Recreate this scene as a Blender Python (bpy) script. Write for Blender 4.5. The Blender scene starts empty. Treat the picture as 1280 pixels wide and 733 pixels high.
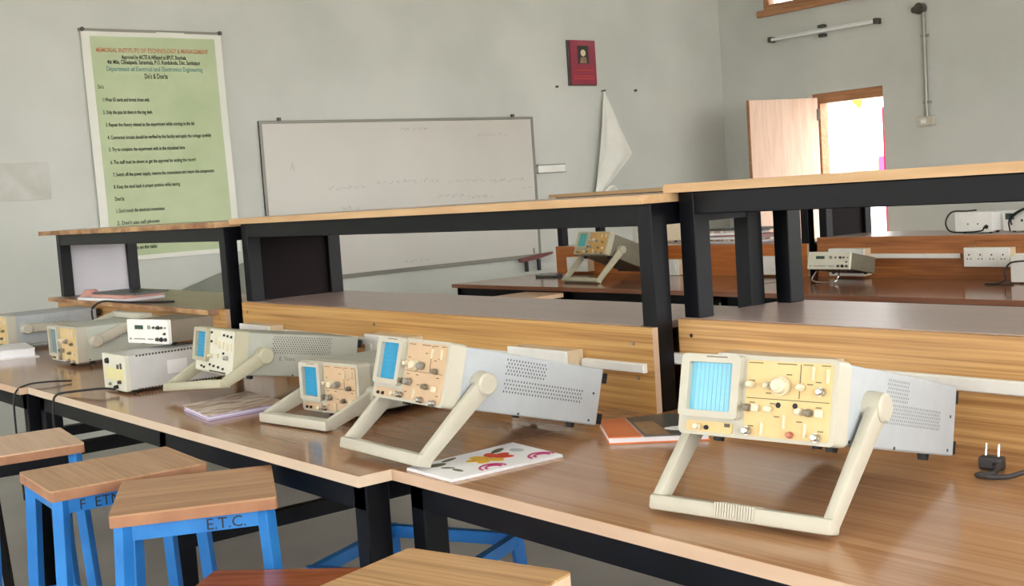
import bpy, bmesh, math, random
from mathutils import Vector, Matrix, Euler

random.seed(7)
SC = bpy.context.scene
COL = SC.collection

# ------------------------------------------------------------------ camera, sky, exposure
CZ = 1.3625                      # eye height
def setup_camera():
    f, yaw, pitch, roll = 1516.643, 0.9052867, 0.0809276, -0.0664138
    cy, sy, cp, sp = math.cos(yaw), math.sin(yaw), math.cos(pitch), math.sin(pitch)
    F = Vector((-sy*cp, cy*cp, -sp)); R = Vector((cy, sy, 0)); U = R.cross(F)
    c, s = math.cos(roll), math.sin(roll)
    R2 = c*R + s*U; U2 = -s*R + c*U
    m = Matrix(((R2.x, U2.x, -F.x, 0), (R2.y, U2.y, -F.y, 0), (R2.z, U2.z, -F.z, CZ), (0, 0, 0, 1)))
    cam = bpy.data.cameras.new('camera'); o = bpy.data.objects.new('camera', cam)
    COL.objects.link(o); o.matrix_world = m
    cam.sensor_width = 36; cam.lens = f/1280*36; cam.clip_start = .05; cam.clip_end = 200
    SC.camera = o
setup_camera()
W = bpy.data.worlds.new('overcast_sky'); SC.world = W; W.use_nodes = True
bg = W.node_tree.nodes['Background']; bg.inputs[0].default_value = (1, .985, .965, 1); bg.inputs[1].default_value = 3.0
SC.view_settings.view_transform = 'Standard'; SC.view_settings.look = 'None'
SC.view_settings.gamma = 1; SC.view_settings.use_curve_mapping = False
SC.view_settings.exposure = 1.42

# ------------------------------------------------------------------ materials
def lin(r, g, b):
    f = lambda v: (v/255/12.92) if v/255 <= .04045 else ((v/255+.055)/1.055)**2.4
    return (f(r), f(g), f(b), 1)
MATS = {}
def mat(name, col, rough=.5, metal=0, spec=.5, emit=None):
    m = bpy.data.materials.new(name); m.use_nodes = True
    b = m.node_tree.nodes['Principled BSDF']
    b.inputs['Base Color'].default_value = lin(*col); b.inputs['Roughness'].default_value = rough
    b.inputs['Metallic'].default_value = metal; b.inputs['Specular IOR Level'].default_value = spec
    MATS[name] = m
    return m
def noisy(name, c1, c2, scale=(1, 1, 1), nscale=5, rough=.5, detail=5, spec=.5, bump=0, lo=.35, hi=.65, distort=0, metal=0):
    """colour drifting between two tones with noise in object space"""
    m = mat(name, c1, rough, metal, spec); t = m.node_tree; N = t.nodes; L = t.links; b = N['Principled BSDF']
    tc = N.new('ShaderNodeTexCoord'); mp = N.new('ShaderNodeMapping'); mp.inputs['Scale'].default_value = scale
    nz = N.new('ShaderNodeTexNoise'); nz.inputs['Scale'].default_value = nscale; nz.inputs['Detail'].default_value = detail
    nz.inputs['Distortion'].default_value = distort
    cr = N.new('ShaderNodeValToRGB'); cr.color_ramp.elements[0].position = lo; cr.color_ramp.elements[1].position = hi
    cr.color_ramp.elements[0].color = lin(*c1); cr.color_ramp.elements[1].color = lin(*c2)
    L.new(tc.outputs['Object'], mp.inputs[0]); L.new(mp.outputs[0], nz.inputs[0]); L.new(nz.outputs[0], cr.inputs[0])
    L.new(cr.outputs[0], b.inputs['Base Color'])
    if bump:
        bp = N.new('ShaderNodeBump'); bp.inputs['Strength'].default_value = bump; bp.inputs['Distance'].default_value = .01
        L.new(nz.outputs[0], bp.inputs['Height']); L.new(bp.outputs[0], b.inputs['Normal'])
    return m
def wood(name, dark, mid, light, scale=(1.6, 26, 26), rough=.35, spec=.5, nscale=1.0, seed=0):
    """wood-print laminate: streaks drawn out along one axis plus a slower broad figure"""
    m = mat(name, mid, rough, 0, spec); t = m.node_tree; N = t.nodes; L = t.links; b = N['Principled BSDF']
    tc = N.new('ShaderNodeTexCoord'); mp = N.new('ShaderNodeMapping'); mp.inputs['Scale'].default_value = scale
    mp.inputs['Location'].default_value = (seed, seed*.7, seed*.3)
    n1 = N.new('ShaderNodeTexNoise'); n1.inputs['Scale'].default_value = nscale*2.2; n1.inputs['Detail'].default_value = 6; n1.inputs['Distortion'].default_value = .6
    n2 = N.new('ShaderNodeTexNoise'); n2.inputs['Scale'].default_value = nscale*.55; n2.inputs['Detail'].default_value = 2; n2.inputs['Distortion'].default_value = 1.2
    mx = N.new('ShaderNodeMix'); mx.data_type = 'FLOAT'; mx.inputs[0].default_value = .45
    cr = N.new('ShaderNodeValToRGB'); e = cr.color_ramp.elements
    e[0].position = .36; e[1].position = .64; e[0].color = lin(*dark); e[1].color = lin(*light)
    k = e.new(.5); k.color = lin(*mid)
    L.new(tc.outputs['Object'], mp.inputs[0]); L.new(mp.outputs[0], n1.inputs[0]); L.new(mp.outputs[0], n2.inputs[0])
    L.new(n1.outputs[0], mx.inputs[2]); L.new(n2.outputs[0], mx.inputs[3]); L.new(mx.outputs[0], cr.inputs[0])
    L.new(cr.outputs[0], b.inputs['Base Color'])
    return m

noisy('wall_paint', (196, 199, 192), (208, 210, 204), nscale=1.3, rough=.85, detail=8, spec=.2, bump=.04)
noisy('plaster_patch', (190, 190, 182), (202, 202, 196), nscale=8, rough=.9, spec=.2)
noisy('ceiling_paint', (222, 222, 216), (230, 230, 226), nscale=2, rough=.9, spec=.2)
noisy('floor_cement', (168, 165, 158), (188, 185, 178), nscale=2.2, rough=.45, detail=9, lo=.3, hi=.7)
noisy('ground', (205, 200, 190), (222, 218, 210), nscale=2, rough=.9)
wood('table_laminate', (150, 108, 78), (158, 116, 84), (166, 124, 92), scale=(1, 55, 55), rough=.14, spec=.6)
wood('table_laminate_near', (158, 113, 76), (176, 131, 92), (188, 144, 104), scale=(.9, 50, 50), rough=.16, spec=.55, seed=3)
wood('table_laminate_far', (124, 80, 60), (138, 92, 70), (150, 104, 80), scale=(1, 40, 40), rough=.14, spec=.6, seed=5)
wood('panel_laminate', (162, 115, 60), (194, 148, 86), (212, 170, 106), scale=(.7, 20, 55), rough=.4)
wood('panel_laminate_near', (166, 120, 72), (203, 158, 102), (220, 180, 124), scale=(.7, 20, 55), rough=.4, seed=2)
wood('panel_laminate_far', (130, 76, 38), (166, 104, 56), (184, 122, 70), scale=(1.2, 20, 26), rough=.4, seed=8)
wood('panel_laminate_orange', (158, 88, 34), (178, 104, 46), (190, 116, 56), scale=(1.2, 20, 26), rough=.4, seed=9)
wood('shelf_laminate', (182, 160, 152), (188, 167, 159), (194, 174, 166), scale=(1, 40, 40), rough=.3, spec=.6, seed=4)
wood('shelf_laminate_brown', (146, 114, 90), (162, 130, 106), (174, 144, 120), scale=(1, 40, 40), rough=.3, seed=6)
noisy('edge_wood', (200, 162, 118), (214, 178, 134), scale=(2, 20, 20), nscale=2, rough=.6)
noisy('edge_wood_pale', (196, 165, 138), (208, 179, 153), scale=(1.5, 10, 10), nscale=3, rough=.7, lo=.2, hi=.8)
noisy('edge_wood_cream', (206, 184, 158), (216, 196, 173), scale=(1.5, 10, 10), nscale=3, rough=.6, lo=.2, hi=.8)
noisy('edge_wood_worn', (140, 96, 66), (205, 165, 120), scale=(5, 10, 10), nscale=1.4, rough=.7)
noisy('black_steel', (4, 5, 8), (14, 16, 23), nscale=9, rough=.38, spec=.2, detail=8, lo=.3, hi=.75)
noisy('dark_board', (18, 11, 12), (26, 17, 18), nscale=3, rough=.6, spec=.12)
noisy('white_board_panel', (196, 194, 202), (208, 206, 212), nscale=2, rough=.35)
noisy('instrument_grey', (176, 183, 188), (182, 189, 194), nscale=20, rough=.5, spec=.4)
noisy('instrument_grey_green', (170, 172, 162), (176, 178, 168), nscale=20, rough=.5, spec=.4)
noisy('instrument_light', (202, 203, 203), (208, 209, 209), nscale=20, rough=.5, spec=.4)
noisy('instrument_light_green', (190, 196, 186), (196, 202, 192), nscale=20, rough=.5, spec=.4)
mat('rack_red', (112, 50, 48), .5)
noisy('instrument_brown', (120, 110, 96), (130, 119, 104), nscale=20, rough=.5, spec=.4)
noisy('instrument_olive', (112, 108, 92), (124, 118, 102), nscale=20, rough=.5, spec=.4)
noisy('cream_plastic', (190, 186, 170), (196, 192, 177), nscale=12, rough=.45, spec=.4)
noisy('cream_plastic_olive', (178, 175, 150), (186, 182, 158), nscale=12, rough=.45, spec=.4)
noisy('panel_tan', (216, 190, 136), (222, 197, 145), nscale=10, rough=.55, spec=.3)
noisy('panel_peach', (204, 174, 140), (211, 182, 149), nscale=10, rough=.55, spec=.3)
noisy('panel_ochre', (196, 156, 92), (206, 166, 104), nscale=10, rough=.55, spec=.3)
noisy('panel_ivory', (214, 214, 196), (222, 221, 206), nscale=10, rough=.55, spec=.3)
noisy('panel_yellow', (222, 216, 160), (228, 222, 172), nscale=10, rough=.55, spec=.3)
mat('screen_pale', (122, 194, 218), .18, 0, .5); mat('screen_blue', (48, 158, 204), .18, 0, .5); mat('screen_dim', (110, 140, 150), .2)
mat('screen_teal', (78, 172, 172), .2)
mat('grid_line', (108, 180, 206), .4); mat('grid_line_blue', (44, 146, 190), .4); mat('vent_light', (140, 144, 146), .6); mat('print_dark', (96, 84, 60), .7); mat('ink', (44, 46, 42), .7); mat('ink_orange', (196, 128, 92), .7); mat('ink_teal', (112, 160, 148), .7)
mat('knob_ivory', (222, 212, 184), .4); mat('knob_grey', (150, 148, 140), .35, .3); mat('knob_dark', (70, 66, 60), .4); mat('knob_brown', (122, 112, 96), .35); mat('terminal_red', (190, 112, 92), .4)
mat('knob_plug', (52, 49, 50), .5); mat('chrome', (190, 190, 188), .25, 1); mat('black_rubber', (26, 26, 28), .6); mat('red_plastic', (196, 60, 52), .4); mat('lcd_green', (42, 70, 58), .2)
noisy('white_plastic', (232, 232, 226), (238, 238, 234), nscale=15, rough=.4)
noisy('beige_plastic', (214, 196, 164), (222, 205, 175), nscale=15, rough=.5)
noisy('blue_paint', (26, 112, 190), (44, 134, 212), nscale=7, rough=.4, detail=8)
wood('stool_laminate', (160, 122, 88), (178, 139, 102), (190, 152, 115), scale=(2, 60, 60), rough=.4, seed=1)
wood('stool_laminate_pale', (190, 156, 124), (202, 168, 136), (210, 178, 148), scale=(2, 60, 60), rough=.35, seed=21)
wood('stool_laminate_cross', (152, 112, 78), (174, 132, 96), (188, 148, 112), scale=(60, 2, 60), rough=.4, seed=31)
wood('stool_laminate_amber', (162, 120, 74), (190, 148, 98), (204, 164, 112), scale=(1.6, 50, 50), rough=.35, seed=11)
wood('stool_laminate_red', (140, 76, 46), (164, 94, 60), (176, 106, 70), scale=(3, 40, 40), rough=.25, seed=12)
noisy('stool_edge', (150, 104, 76), (172, 126, 94), nscale=12, rough=.7)
noisy('stool_edge_pale', (214, 178, 148), (232, 200, 172), nscale=12, rough=.7)
noisy('banner_green', (176, 192, 150), (190, 203, 165), nscale=2.5, rough=.45, spec=.4)
noisy('banner_white', (220, 222, 210), (228, 229, 220), nscale=3, rough=.45)
noisy('whiteboard', (198, 195, 187), (205, 202, 195), nscale=1.2, rough=.3, spec=.5)
mat('marker_faint', (160, 159, 152), .6); mat('aluminium', (134, 132, 124), .45, .5)
noisy('maroon', (140, 40, 62), (152, 48, 70), nscale=6, rough=.35)
noisy('cloth_white', (230, 230, 222), (238, 238, 231), nscale=6, rough=.9, spec=.1)
wood('frame_wood', (150, 102, 66), (172, 122, 82), (186, 138, 98), scale=(2, 22, 22), rough=.5)
wood('door_wood', (228, 190, 166), (236, 203, 182), (242, 212, 194), scale=(22, 22, 1.5), rough=.45, seed=2)
noisy('paper_white', (232, 232, 236), (240, 240, 242), nscale=4, rough=.8)
noisy('paper_pink', (206, 150, 140), (216, 164, 152), nscale=4, rough=.8)
noisy('paper_lilac', (186, 172, 212), (200, 188, 222), nscale=4, rough=.8)
noisy('cover_orange', (214, 110, 56), (222, 122, 68), nscale=4, rough=.35)
noisy('cover_grey', (70, 76, 76), (86, 90, 88), nscale=5, rough=.35)
noisy('cover_brown', (128, 100, 76), (156, 126, 98), nscale=30, rough=.35)
noisy('cover_mixed', (158, 124, 102), (222, 212, 202), scale=(3, 1, 1), nscale=16, rough=.3, lo=.42, hi=.58)
mat('flower_red', (206, 72, 48), .5); mat('flower_yellow', (222, 176, 60), .5); mat('leaf_dark', (92, 96, 70), .5); mat('magenta', (164, 40, 96), .5)
mat('flag_orange', (240, 150, 40), .7); mat('flag_cyan', (120, 205, 214), .7); mat('pink_cloth', (216, 60, 110), .8)
noisy('yellow_wall', (226, 214, 150), (234, 222, 164), nscale=3, rough=.9); mat('dark_gap', (120, 116, 120), .8)
noisy('grey_board', (120, 124, 114), (134, 138, 126), nscale=3, rough=.6)
g = mat('tube_glass', (236, 238, 236), .15); g = mat('window_glass', (235, 240, 240), .05)
g.node_tree.nodes['Principled BSDF'].inputs['Transmission Weight'].default_value = .95

# ------------------------------------------------------------------ mesh helpers
def box(bm, x0, x1, y0, y1, z0, z1, bev=0, seg=1, M=None):
    vs = [bm.verts.new((x, y, z)) for z in (z0, z1) for y in (y0, y1) for x in (x0, x1)]
    fs = [(0, 2, 3, 1), (4, 5, 7, 6), (0, 1, 5, 4), (2, 6, 7, 3), (0, 4, 6, 2), (1, 3, 7, 5)]
    fa = [bm.faces.new([vs[i] for i in f]) for f in fs]
    out = vs
    if bev:
        ed = list({e for f in fa for e in f.edges})
        r = bmesh.ops.bevel(bm, geom=ed, offset=bev, segments=seg, affect='EDGES', profile=.5)
        out = list({v for f in r['faces'] for v in f.verts} | {v for v in vs if v.is_valid})
    if M is not None:
        bmesh.ops.transform(bm, matrix=M, verts=[v for v in out if v.is_valid])
    return out
def cyl(bm, p, axis, r, h, n=16, r2=None, bev=0):
    """cylinder from p along axis, length h"""
    a = Vector(axis).normalized(); q = a.to_track_quat('Z', 'Y').to_matrix()
    r2 = r if r2 is None else r2; p = Vector(p)
    prof = [(r, 0), (r2, h)] if not bev else [(r, 0), (r2, h-bev), (r2-bev, h)]
    rings = []
    for rr, hh in prof:
        rings.append([bm.verts.new(p + q @ Vector((rr*math.cos(2*math.pi*i/n), rr*math.sin(2*math.pi*i/n), hh))) for i in range(n)])
    for A, B in zip(rings, rings[1:]):
        for i in range(n): bm.faces.new((A[i], A[(i+1) % n], B[(i+1) % n], B[i]))
    bm.faces.new(rings[0][::-1]); bm.faces.new(rings[-1])
def prism(bm, pts, z0, z1, M=None):
    """outline in the XY plane pulled up from z0 to z1"""
    a = [bm.verts.new((x, y, z0)) for x, y in pts]; b = [bm.verts.new((x, y, z1)) for x, y in pts]; n = len(pts)
    f0 = bm.faces.new(a[::-1]); f1 = bm.faces.new(b)
    for i in range(n): bm.faces.new((a[i], a[(i+1) % n], b[(i+1) % n], b[i]))
    if M is not None: bmesh.ops.transform(bm, matrix=M, verts=a+b)
def bar(bm, p, q, w, h, up=(0, 0, 1), w2=None, h2=None, bev=0):
    """rectangular bar from p to q; w across, h along up"""
    p, q = Vector(p), Vector(q); d = (q-p).normalized(); s = d.cross(Vector(up)).normalized(); u = s.cross(d)
    w2 = w if w2 is None else w2; h2 = h if h2 is None else h2
    A = [bm.verts.new(p + s*a*w/2 + u*b*h/2) for a, b in ((-1, -1), (1, -1), (1, 1), (-1, 1))]
    B = [bm.verts.new(q + s*a*w2/2 + u*b*h2/2) for a, b in ((-1, -1), (1, -1), (1, 1), (-1, 1))]
    fa = [bm.faces.new(A[::-1]), bm.faces.new(B)] + [bm.faces.new((A[i], A[(i+1) % 4], B[(i+1) % 4], B[i])) for i in range(4)]
    if bev:
        bmesh.ops.bevel(bm, geom=list({e for f in fa for e in f.edges}), offset=bev, segments=2, affect='EDGES', profile=.5)
def spline(pts, k=8):
    P = [Vector(p) for p in pts]; P = [P[0]*2-P[1]] + P + [P[-1]*2-P[-2]]; out = []
    for i in range(1, len(P)-2):
        a, b, c, d = P[i-1:i+3]
        for j in range(k):
            t = j/k
            out.append(.5*((2*b) + (c-a)*t + (2*a-5*b+4*c-d)*t*t + (3*b-a-3*c+d)*t**3))
    out.append(P[-2]); return out
def tube(bm, pts, r, n=8, k=8):
    S = spline(pts, k); rings = []; ref = Vector((0.31, .2, 1)).normalized()
    for i, p in enumerate(S):
        d = (S[min(i+1, len(S)-1)] - S[max(i-1, 0)]).normalized()
        a = d.cross(ref)
        a = a.normalized() if a.length > 1e-3 else d.orthogonal().normalized()
        b = d.cross(a)
        rings.append([bm.verts.new(p + r*(a*math.cos(2*math.pi*j/n) + b*math.sin(2*math.pi*j/n))) for j in range(n)])
    for A, B in zip(rings, rings[1:]):
        for j in range(n): bm.faces.new((A[j], A[(j+1) % n], B[(j+1) % n], B[j]))
    bm.faces.new(rings[0][::-1]); bm.faces.new(rings[-1])
def obj(name, bm, m, parent=None, smooth=False, label=None):
    if callable(bm):
        f = bm; bm = bmesh.new(); f(bm)
    bmesh.ops.recalc_face_normals(bm, faces=bm.faces)
    me = bpy.data.meshes.new(name); bm.to_mesh(me); bm.free()
    if smooth:
        for p in me.polygons: p.use_smooth = True
        me.set_sharp_from_angle(angle=math.radians(38))
    for x in (m if isinstance(m, (list, tuple)) else [m]): me.materials.append(MATS[x])
    o = bpy.data.objects.new(name, me); COL.objects.link(o)
    if parent: o.parent = parent
    if label: o['label'] = label
    return o
def bx(name, m, parent, *a, bev=0, seg=1, label=None):
    bm = bmesh.new(); box(bm, *a, bev=bev, seg=seg); return obj(name, bm, m, parent, label=label)
def thing(name, label, cat, loc=(0, 0, 0), rot=(0, 0, 0), group=None):
    o = bpy.data.objects.new(name, None); COL.objects.link(o); o.empty_display_size = .05
    o.location = loc; o.rotation_euler = rot
    return tag(o, label, cat, group)
def tag(o, label, cat, group=None):
    o['label'] = label; o['category'] = cat
    if group: o['group'] = group
    return o
def struct(o, label=None):
    o['kind'] = 'structure'
    if label: o['label'] = label
    return o
def share(o, parent, loc, rot=(0, 0, 0), scale=(1, 1, 1)):
    c = o.copy(); COL.objects.link(c); c.parent = parent; c.location = loc; c.rotation_euler = rot; c.scale = scale
    return c
def text_mesh(name, s, size, m, parent, loc, rot, align='LEFT', width=None, warp=None, bold=0):
    cu = bpy.data.curves.new(name, 'FONT'); cu.body = s; cu.size = size; cu.align_x = align; cu.resolution_u = 2; cu.offset = bold
    t = bpy.data.objects.new(name, cu); COL.objects.link(t)
    dg = bpy.context.evaluated_depsgraph_get(); me = bpy.data.meshes.new_from_object(t.evaluated_get(dg))
    bpy.data.objects.remove(t); bpy.data.curves.remove(cu)
    me.name = name
    if width:
        xs = [v.co.x for v in me.vertices]; w = max(xs)-min(xs); k = width/w
        for v in me.vertices: v.co.x *= k
    me.materials.clear(); me.materials.append(MATS[m])
    o = bpy.data.objects.new(name, me); COL.objects.link(o); o.parent = parent; o.location = loc; o.rotation_euler = rot
    return o
def Zr(z): return z + CZ

XW, YD = -7.66, 8.65            # whiteboard wall and door wall
H = 3.5
XR, YF = 3.4, -3.0

# ------------------------------------------------------------------ the room
def wall_with_holes(name, along, const, thick, a0, a1, holes, outward):
    """upright wall: 'along' axis from a0 to a1 at const, holes (a0,a1,z0,z1) cut right through"""
    As = sorted({a0, a1, *[h[0] for h in holes], *[h[1] for h in holes]}); Zs = sorted({0, H, *[h[2] for h in holes], *[h[3] for h in holes]})
    bm = bmesh.new()
    for i in range(len(As)-1):
        for j in range(len(Zs)-1):
            am, zm = (As[i]+As[i+1])/2, (Zs[j]+Zs[j+1])/2
            if any(h[0] < am < h[1] and h[2] < zm < h[3] for h in holes): continue
            c0, c1 = sorted((const, const+outward*thick))
            if along == 'x': box(bm, As[i], As[i+1], c0, c1, Zs[j], Zs[j+1])
            else: box(bm, c0, c1, As[i], As[i+1], Zs[j], Zs[j+1])
    bmesh.ops.remove_doubles(bm, verts=bm.verts, dist=1e-5)
    dup = {}
    for f in bm.faces: dup.setdefault(tuple(round(c, 4) for c in f.calc_center_median()), []).append(f)
    bmesh.ops.delete(bm, geom=[f for v in dup.values() if len(v) > 1 for f in v], context='FACES')
    return struct(obj(name, bm, 'wall_paint'))
struct(bx('floor', 'floor_cement', None, XW-.2, XR+.2, YF-.2, YD+.2, -.12, 0))
struct(bx('ceiling', 'ceiling_paint', None, XW-.2, XR+.2, YF-.2, YD+.2, H, H+.12))
struct(bx('wall_back', 'wall_paint', None, XW-.2, XW, YF-.2, YD, 0, H), 'pale wall behind the whiteboard')
DX0, DX1, DZ = -6.69, -5.94, Zr(.69)
VX0, VX1, VZ0, VZ1 = -7.13, -5.75, Zr(1.475), Zr(1.95)
wall_with_holes('wall_right', 'x', YD, .2, XW-.2, XR+.2, [(DX0, DX1, 0, DZ), (VX0, VX1, VZ0, VZ1), (-2.5, -.7, 1, 2.6), (.4, 2.4, 1, 2.6)], 1)
wall_with_holes('wall_front', 'x', YF, .2, XW-.2, XR+.2, [(-7.2+i*1.8, -7.2+i*1.8+1.25, 1.0, 2.5) for i in range(6)], -1)  # unseen wall behind the camera; openings kept small to weaken light from this side
wall_with_holes('wall_left', 'y', XR, .2, YF, YD, [(-2.7+i*1.85, -2.7+i*1.85+1.65, .7, 3.1) for i in range(6)], 1)  # unseen wall; openings enlarged to strengthen the daylight on faces turned this way
# outside ground
struct(bx('ground', 'ground', None, -90, 90, -90, 90, -.3, -.13))

# ------------------------------------------------------------------ lab benches
TT = Zr(-.5625)                 # worktop height
def bench(label, group, x0, x1, yf, yp, zm, zu, px0, px1, top='table_laminate', panel='panel_laminate', mid='shelf_laminate', edge='edge_wood_pale',
          up_edge='edge_wood', end='dark_board', dm=.45, mid_over=0, up_over=.015, mid_edge=None, rail_z=.5, up_over_l=0):
    t = thing('lab_bench', label, 'workbench', ((x0+x1)/2, yf, 0), group=group)
    ox, oy = (x0+x1)/2, yf
    def B(name, m, a0, a1, b0, b1, c0, c1, bev=0, lab=None, par=t):
        return bx(name, m, par, a0-ox, a1-ox, b0-oy, b1-oy, c0, c1, bev=bev, label=lab)
    yb = yp+dm+.83
    tt = B('table_top', top, x0, x1, yf, yb, TT-.024, TT, lab='wood-print laminate worktop')
    B('edge_band', edge, x0-.0008, x1+.0008, yf-.0012, yf+.001, TT-.024, TT-.0006, par=tt, lab='pale raw front edge')
    B('edge_band', edge, x1-.001, x1+.0012, yf-.0008, yp, TT-.024, TT-.0006, par=tt)
    # steel underframe
    B('front_rail', 'black_steel', x0+.02, x1-.02, yf+.03, yf+.06, TT-.085, TT-.024)
    B('back_rail', 'black_steel', x0+.02, x1-.02, yb-.06, yb-.03, TT-.085, TT-.024)
    xm = (x0+x1)/2
    for xx in (x0+.04, xm, x1-.04-.012):
        for yy in (yf+.03, yb-.09):
            B('leg', 'black_steel', xx-.025, xx+.025, yy, yy+.06, 0, TT-.024, bev=.003)
        rz = .42 if xx == xm else .54
        if xx == xm or (xx < xm and x0 < -3): B('cross_rail', 'black_steel', xx-.02, xx+.02, yf+.09, yb-.09, rz, rz+.045)
        B('cross_rail', 'black_steel', xx-.02, xx+.02, yf+.09, yb-.09, TT-.07, TT-.024)
    # riser box
    B('front_panel', panel, px0, px1, yp, yp+.018, TT, zm-.001, lab='wood-print upright panel')
    B('panel_edge', 'edge_wood_pale', px1, px1+.0012, yp, yp+.018, TT, zm-.001)
    B('back_panel', panel, px0, px1, yp+dm-.018, yp+dm, TT, zm-.02)
    ms = B('middle_shelf', mid, px0-.008, px1-.062, yp+.0185-mid_over if not mid_over else yp-mid_over, yp+dm, zm-.019, zm, lab='glossy middle shelf board')
    if mid_over:
        B('edge_band', mid_edge, px0-.008, px1-.062, yp-mid_over-.0012, yp-mid_over+.001, zm-.019, zm-.0006, par=ms)
    for fx_, fz_ in ((.02, .82), (.43, .78), (.97, .8), (.975, .4)):
        sx_, sz_ = px0+(px1-px0)*fx_, TT+(zm-TT)*fz_
        obj('panel_screw', lambda bm: cyl(bm, (sx_-ox, yp-oy, sz_), (0, -1, 0), .005, .002, 10), 'chrome', t)
    # posts and top shelf
    PB = zu-.0225
    for yy in (yp+.02, yp+dm-.075):
        B('post', 'black_steel', px0+.004, px0+.054, yy, yy+.055, zm, PB, bev=.002)
        B('post', 'black_steel', px1-.052, px1-.002, yy, yy+.055, TT, PB, bev=.002)
        B('shelf_beam', 'black_steel', px0+.054, px1-.052, yy+.002, yy+.053, PB-.055, PB, bev=.002)
    for xx in (px0+.006, px1-.05):
        B('side_beam', 'black_steel', xx, xx+.045, yp+.075, yp+dm-.075, PB-.055, PB)
    us = B('top_shelf', 'shelf_laminate_brown', px0-.02-up_over_l, px1, yp-up_over, yp+dm+.01, zu-.022, zu)
    B('edge_band', up_edge, px0-.02-up_over_l, px1+.0008, yp-up_over-.0012, yp-up_over+.001, zu-.022, zu-.0006, par=us, lab='pale wooden front edge')
    B('edge_band', 'edge_wood', px1-.001, px1+.0012, yp-up_over-.0008, yp+dm+.01, zu-.022, zu-.0006, par=us)
    if end:
        B('end_panel', end, px0+.02, px0+.032, yp+.075, yp+dm-.075, zm, PB-.055, lab='thin board closing the left end of the upper frame')
    return t
row1, row2 = 'benches of the near row', 'benches of the far row'
A = bench('nearest lab bench, at right, carrying the large oscilloscope with the pale blue screen', row1, -2.165, .1, 1.346, 2.18, Zr(-.335), Zr(0), -2.115, .06,
      top='table_laminate_near', panel='panel_laminate_near', end=None, up_over=.006)
Bn = bench('middle lab bench of the near row with a dark end board in its upper frame', row1, -4.40, -2.168, 1.264, 2.09, Zr(-.348), Zr(-.022), -4.375, -2.117, edge='edge_wood_cream')
Cn = bench('farthest bench of the near row, with a white end board in its upper frame', row1, -6.55, -4.405, 1.235, 2.045, Zr(-.375), Zr(-.031), -6.45, -4.43,
      end='white_board_panel', mid='shelf_laminate_brown', up_edge='edge_wood_worn', mid_over=.045, mid_edge='edge_wood_worn', up_over_l=.14)
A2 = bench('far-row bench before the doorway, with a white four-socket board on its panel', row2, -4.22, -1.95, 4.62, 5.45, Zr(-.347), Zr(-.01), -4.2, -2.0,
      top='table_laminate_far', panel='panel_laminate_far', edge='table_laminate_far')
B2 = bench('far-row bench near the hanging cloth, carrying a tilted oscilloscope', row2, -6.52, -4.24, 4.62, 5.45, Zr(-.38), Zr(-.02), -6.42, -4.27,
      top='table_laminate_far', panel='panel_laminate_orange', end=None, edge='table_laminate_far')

# trunking and socket boards on the panels
def trunk(label, x0, x1, y, z, h=.024):
    t = thing('cable_trunking', label, 'trunking', ((x0+x1)/2, y, z), group='white cable trunking on the bench panels')
    w = (x1-x0)/2
    bx('channel', 'white_plastic', t, -w, w, -.012, 0, -h/2, h/2, bev=.001)
    bx('cover', 'white_plastic', t, -w, w, -.016, -.0121, -h/2+.002, h/2-.002, bev=.001)
trunk('white cable trunking along the panel of the nearest bench, right of its oscilloscope', -1.615, .05, 2.1795, Zr(-.435), .028)
trunk('short stub of white trunking at the left end of the nearest bench panel', -2.15, -1.935, 2.1795, Zr(-.435), .028)
trunk('white cable trunking at the right end of the middle bench panel', -2.37, -2.14, 2.0895, Zr(-.45))
trunk('white cable trunking behind the middle bench instruments, left of the rightmost socket board', -4.03, -2.64, 2.0895, Zr(-.452))
trunk('white cable trunking running to the four-socket board on the far bench', -3.85, -3.33, 5.4495, Zr(-.449))
trunk('short white cable trunking right of the four-socket board', -3.07, -2.1, 5.4495, Zr(-.449))
def socket_board(label, x0, x1, y, z0, z1, kind='switch', d=.055):
    w, h = (x1-x0)/2, (z1-z0)/2
    t = thing('socket_board', label, 'socket board', ((x0+x1)/2, y, (z0+z1)/2), group='socket boards on the bench panels')
    bx('back_box', 'beige_plastic', t, -w, w, -d, 0, -h, h, bev=.002)
    bx('face_plate', 'white_plastic', t, -w-.001, w+.001, -d-.008, -d, -h-.001, h+.001, bev=.003, seg=2)
    n = 4
    for i in range(n):
        cx = -w+(i+.5)*2*w/n
        if kind == 'socket':
            s = bx('socket', 'white_plastic', t, cx-.02, cx+.02, -d-.0095, -d-.008, -.026, .026, bev=.0006)
            for dx, dz, r in ((0, .012, .0045), (-.009, -.008, .0035), (.009, -.008, .0035)):
                obj('pin_hole', lambda bm: cyl(bm, (cx+dx, -d-.0095, dz), (0, -1, 0), r, .0006, 10), 'print_dark', s)
        else:
            s = bx('switch', 'white_plastic', t, cx-.012, cx+.012, -d-.012, -d-.008, -.018, .018, bev=.001)
    if kind == 'red':
        bx('indicator', 'red_plastic', t, -.012, .0, -d-.014, -d-.008, -.02, .02)
    return t
socket_board('white socket board behind the large nearest oscilloscope', -1.93, -1.62, 2.1795, Zr(-.50), Zr(-.402))
socket_board('white socket board right above the rear of the middle bench oscilloscope', -2.62, -2.375, 2.0895, Zr(-.51), Zr(-.415))
socket_board('white socket board peeking out behind the tilted beige oscilloscope on the middle bench', -3.37, -3.12, 2.0895, Zr(-.51), Zr(-.418))
socket_board('leftmost white socket board on the middle bench panel', -4.28, -4.04, 2.0895, Zr(-.51), Zr(-.422))
socket_board('white four-socket board on the far bench before the doorway', -3.28, -3.045, 5.4495, Zr(-.497), Zr(-.405), 'socket')
socket_board('white socket board behind the far function generator', -4.08, -3.855, 5.4495, Zr(-.55), Zr(-.405))
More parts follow.
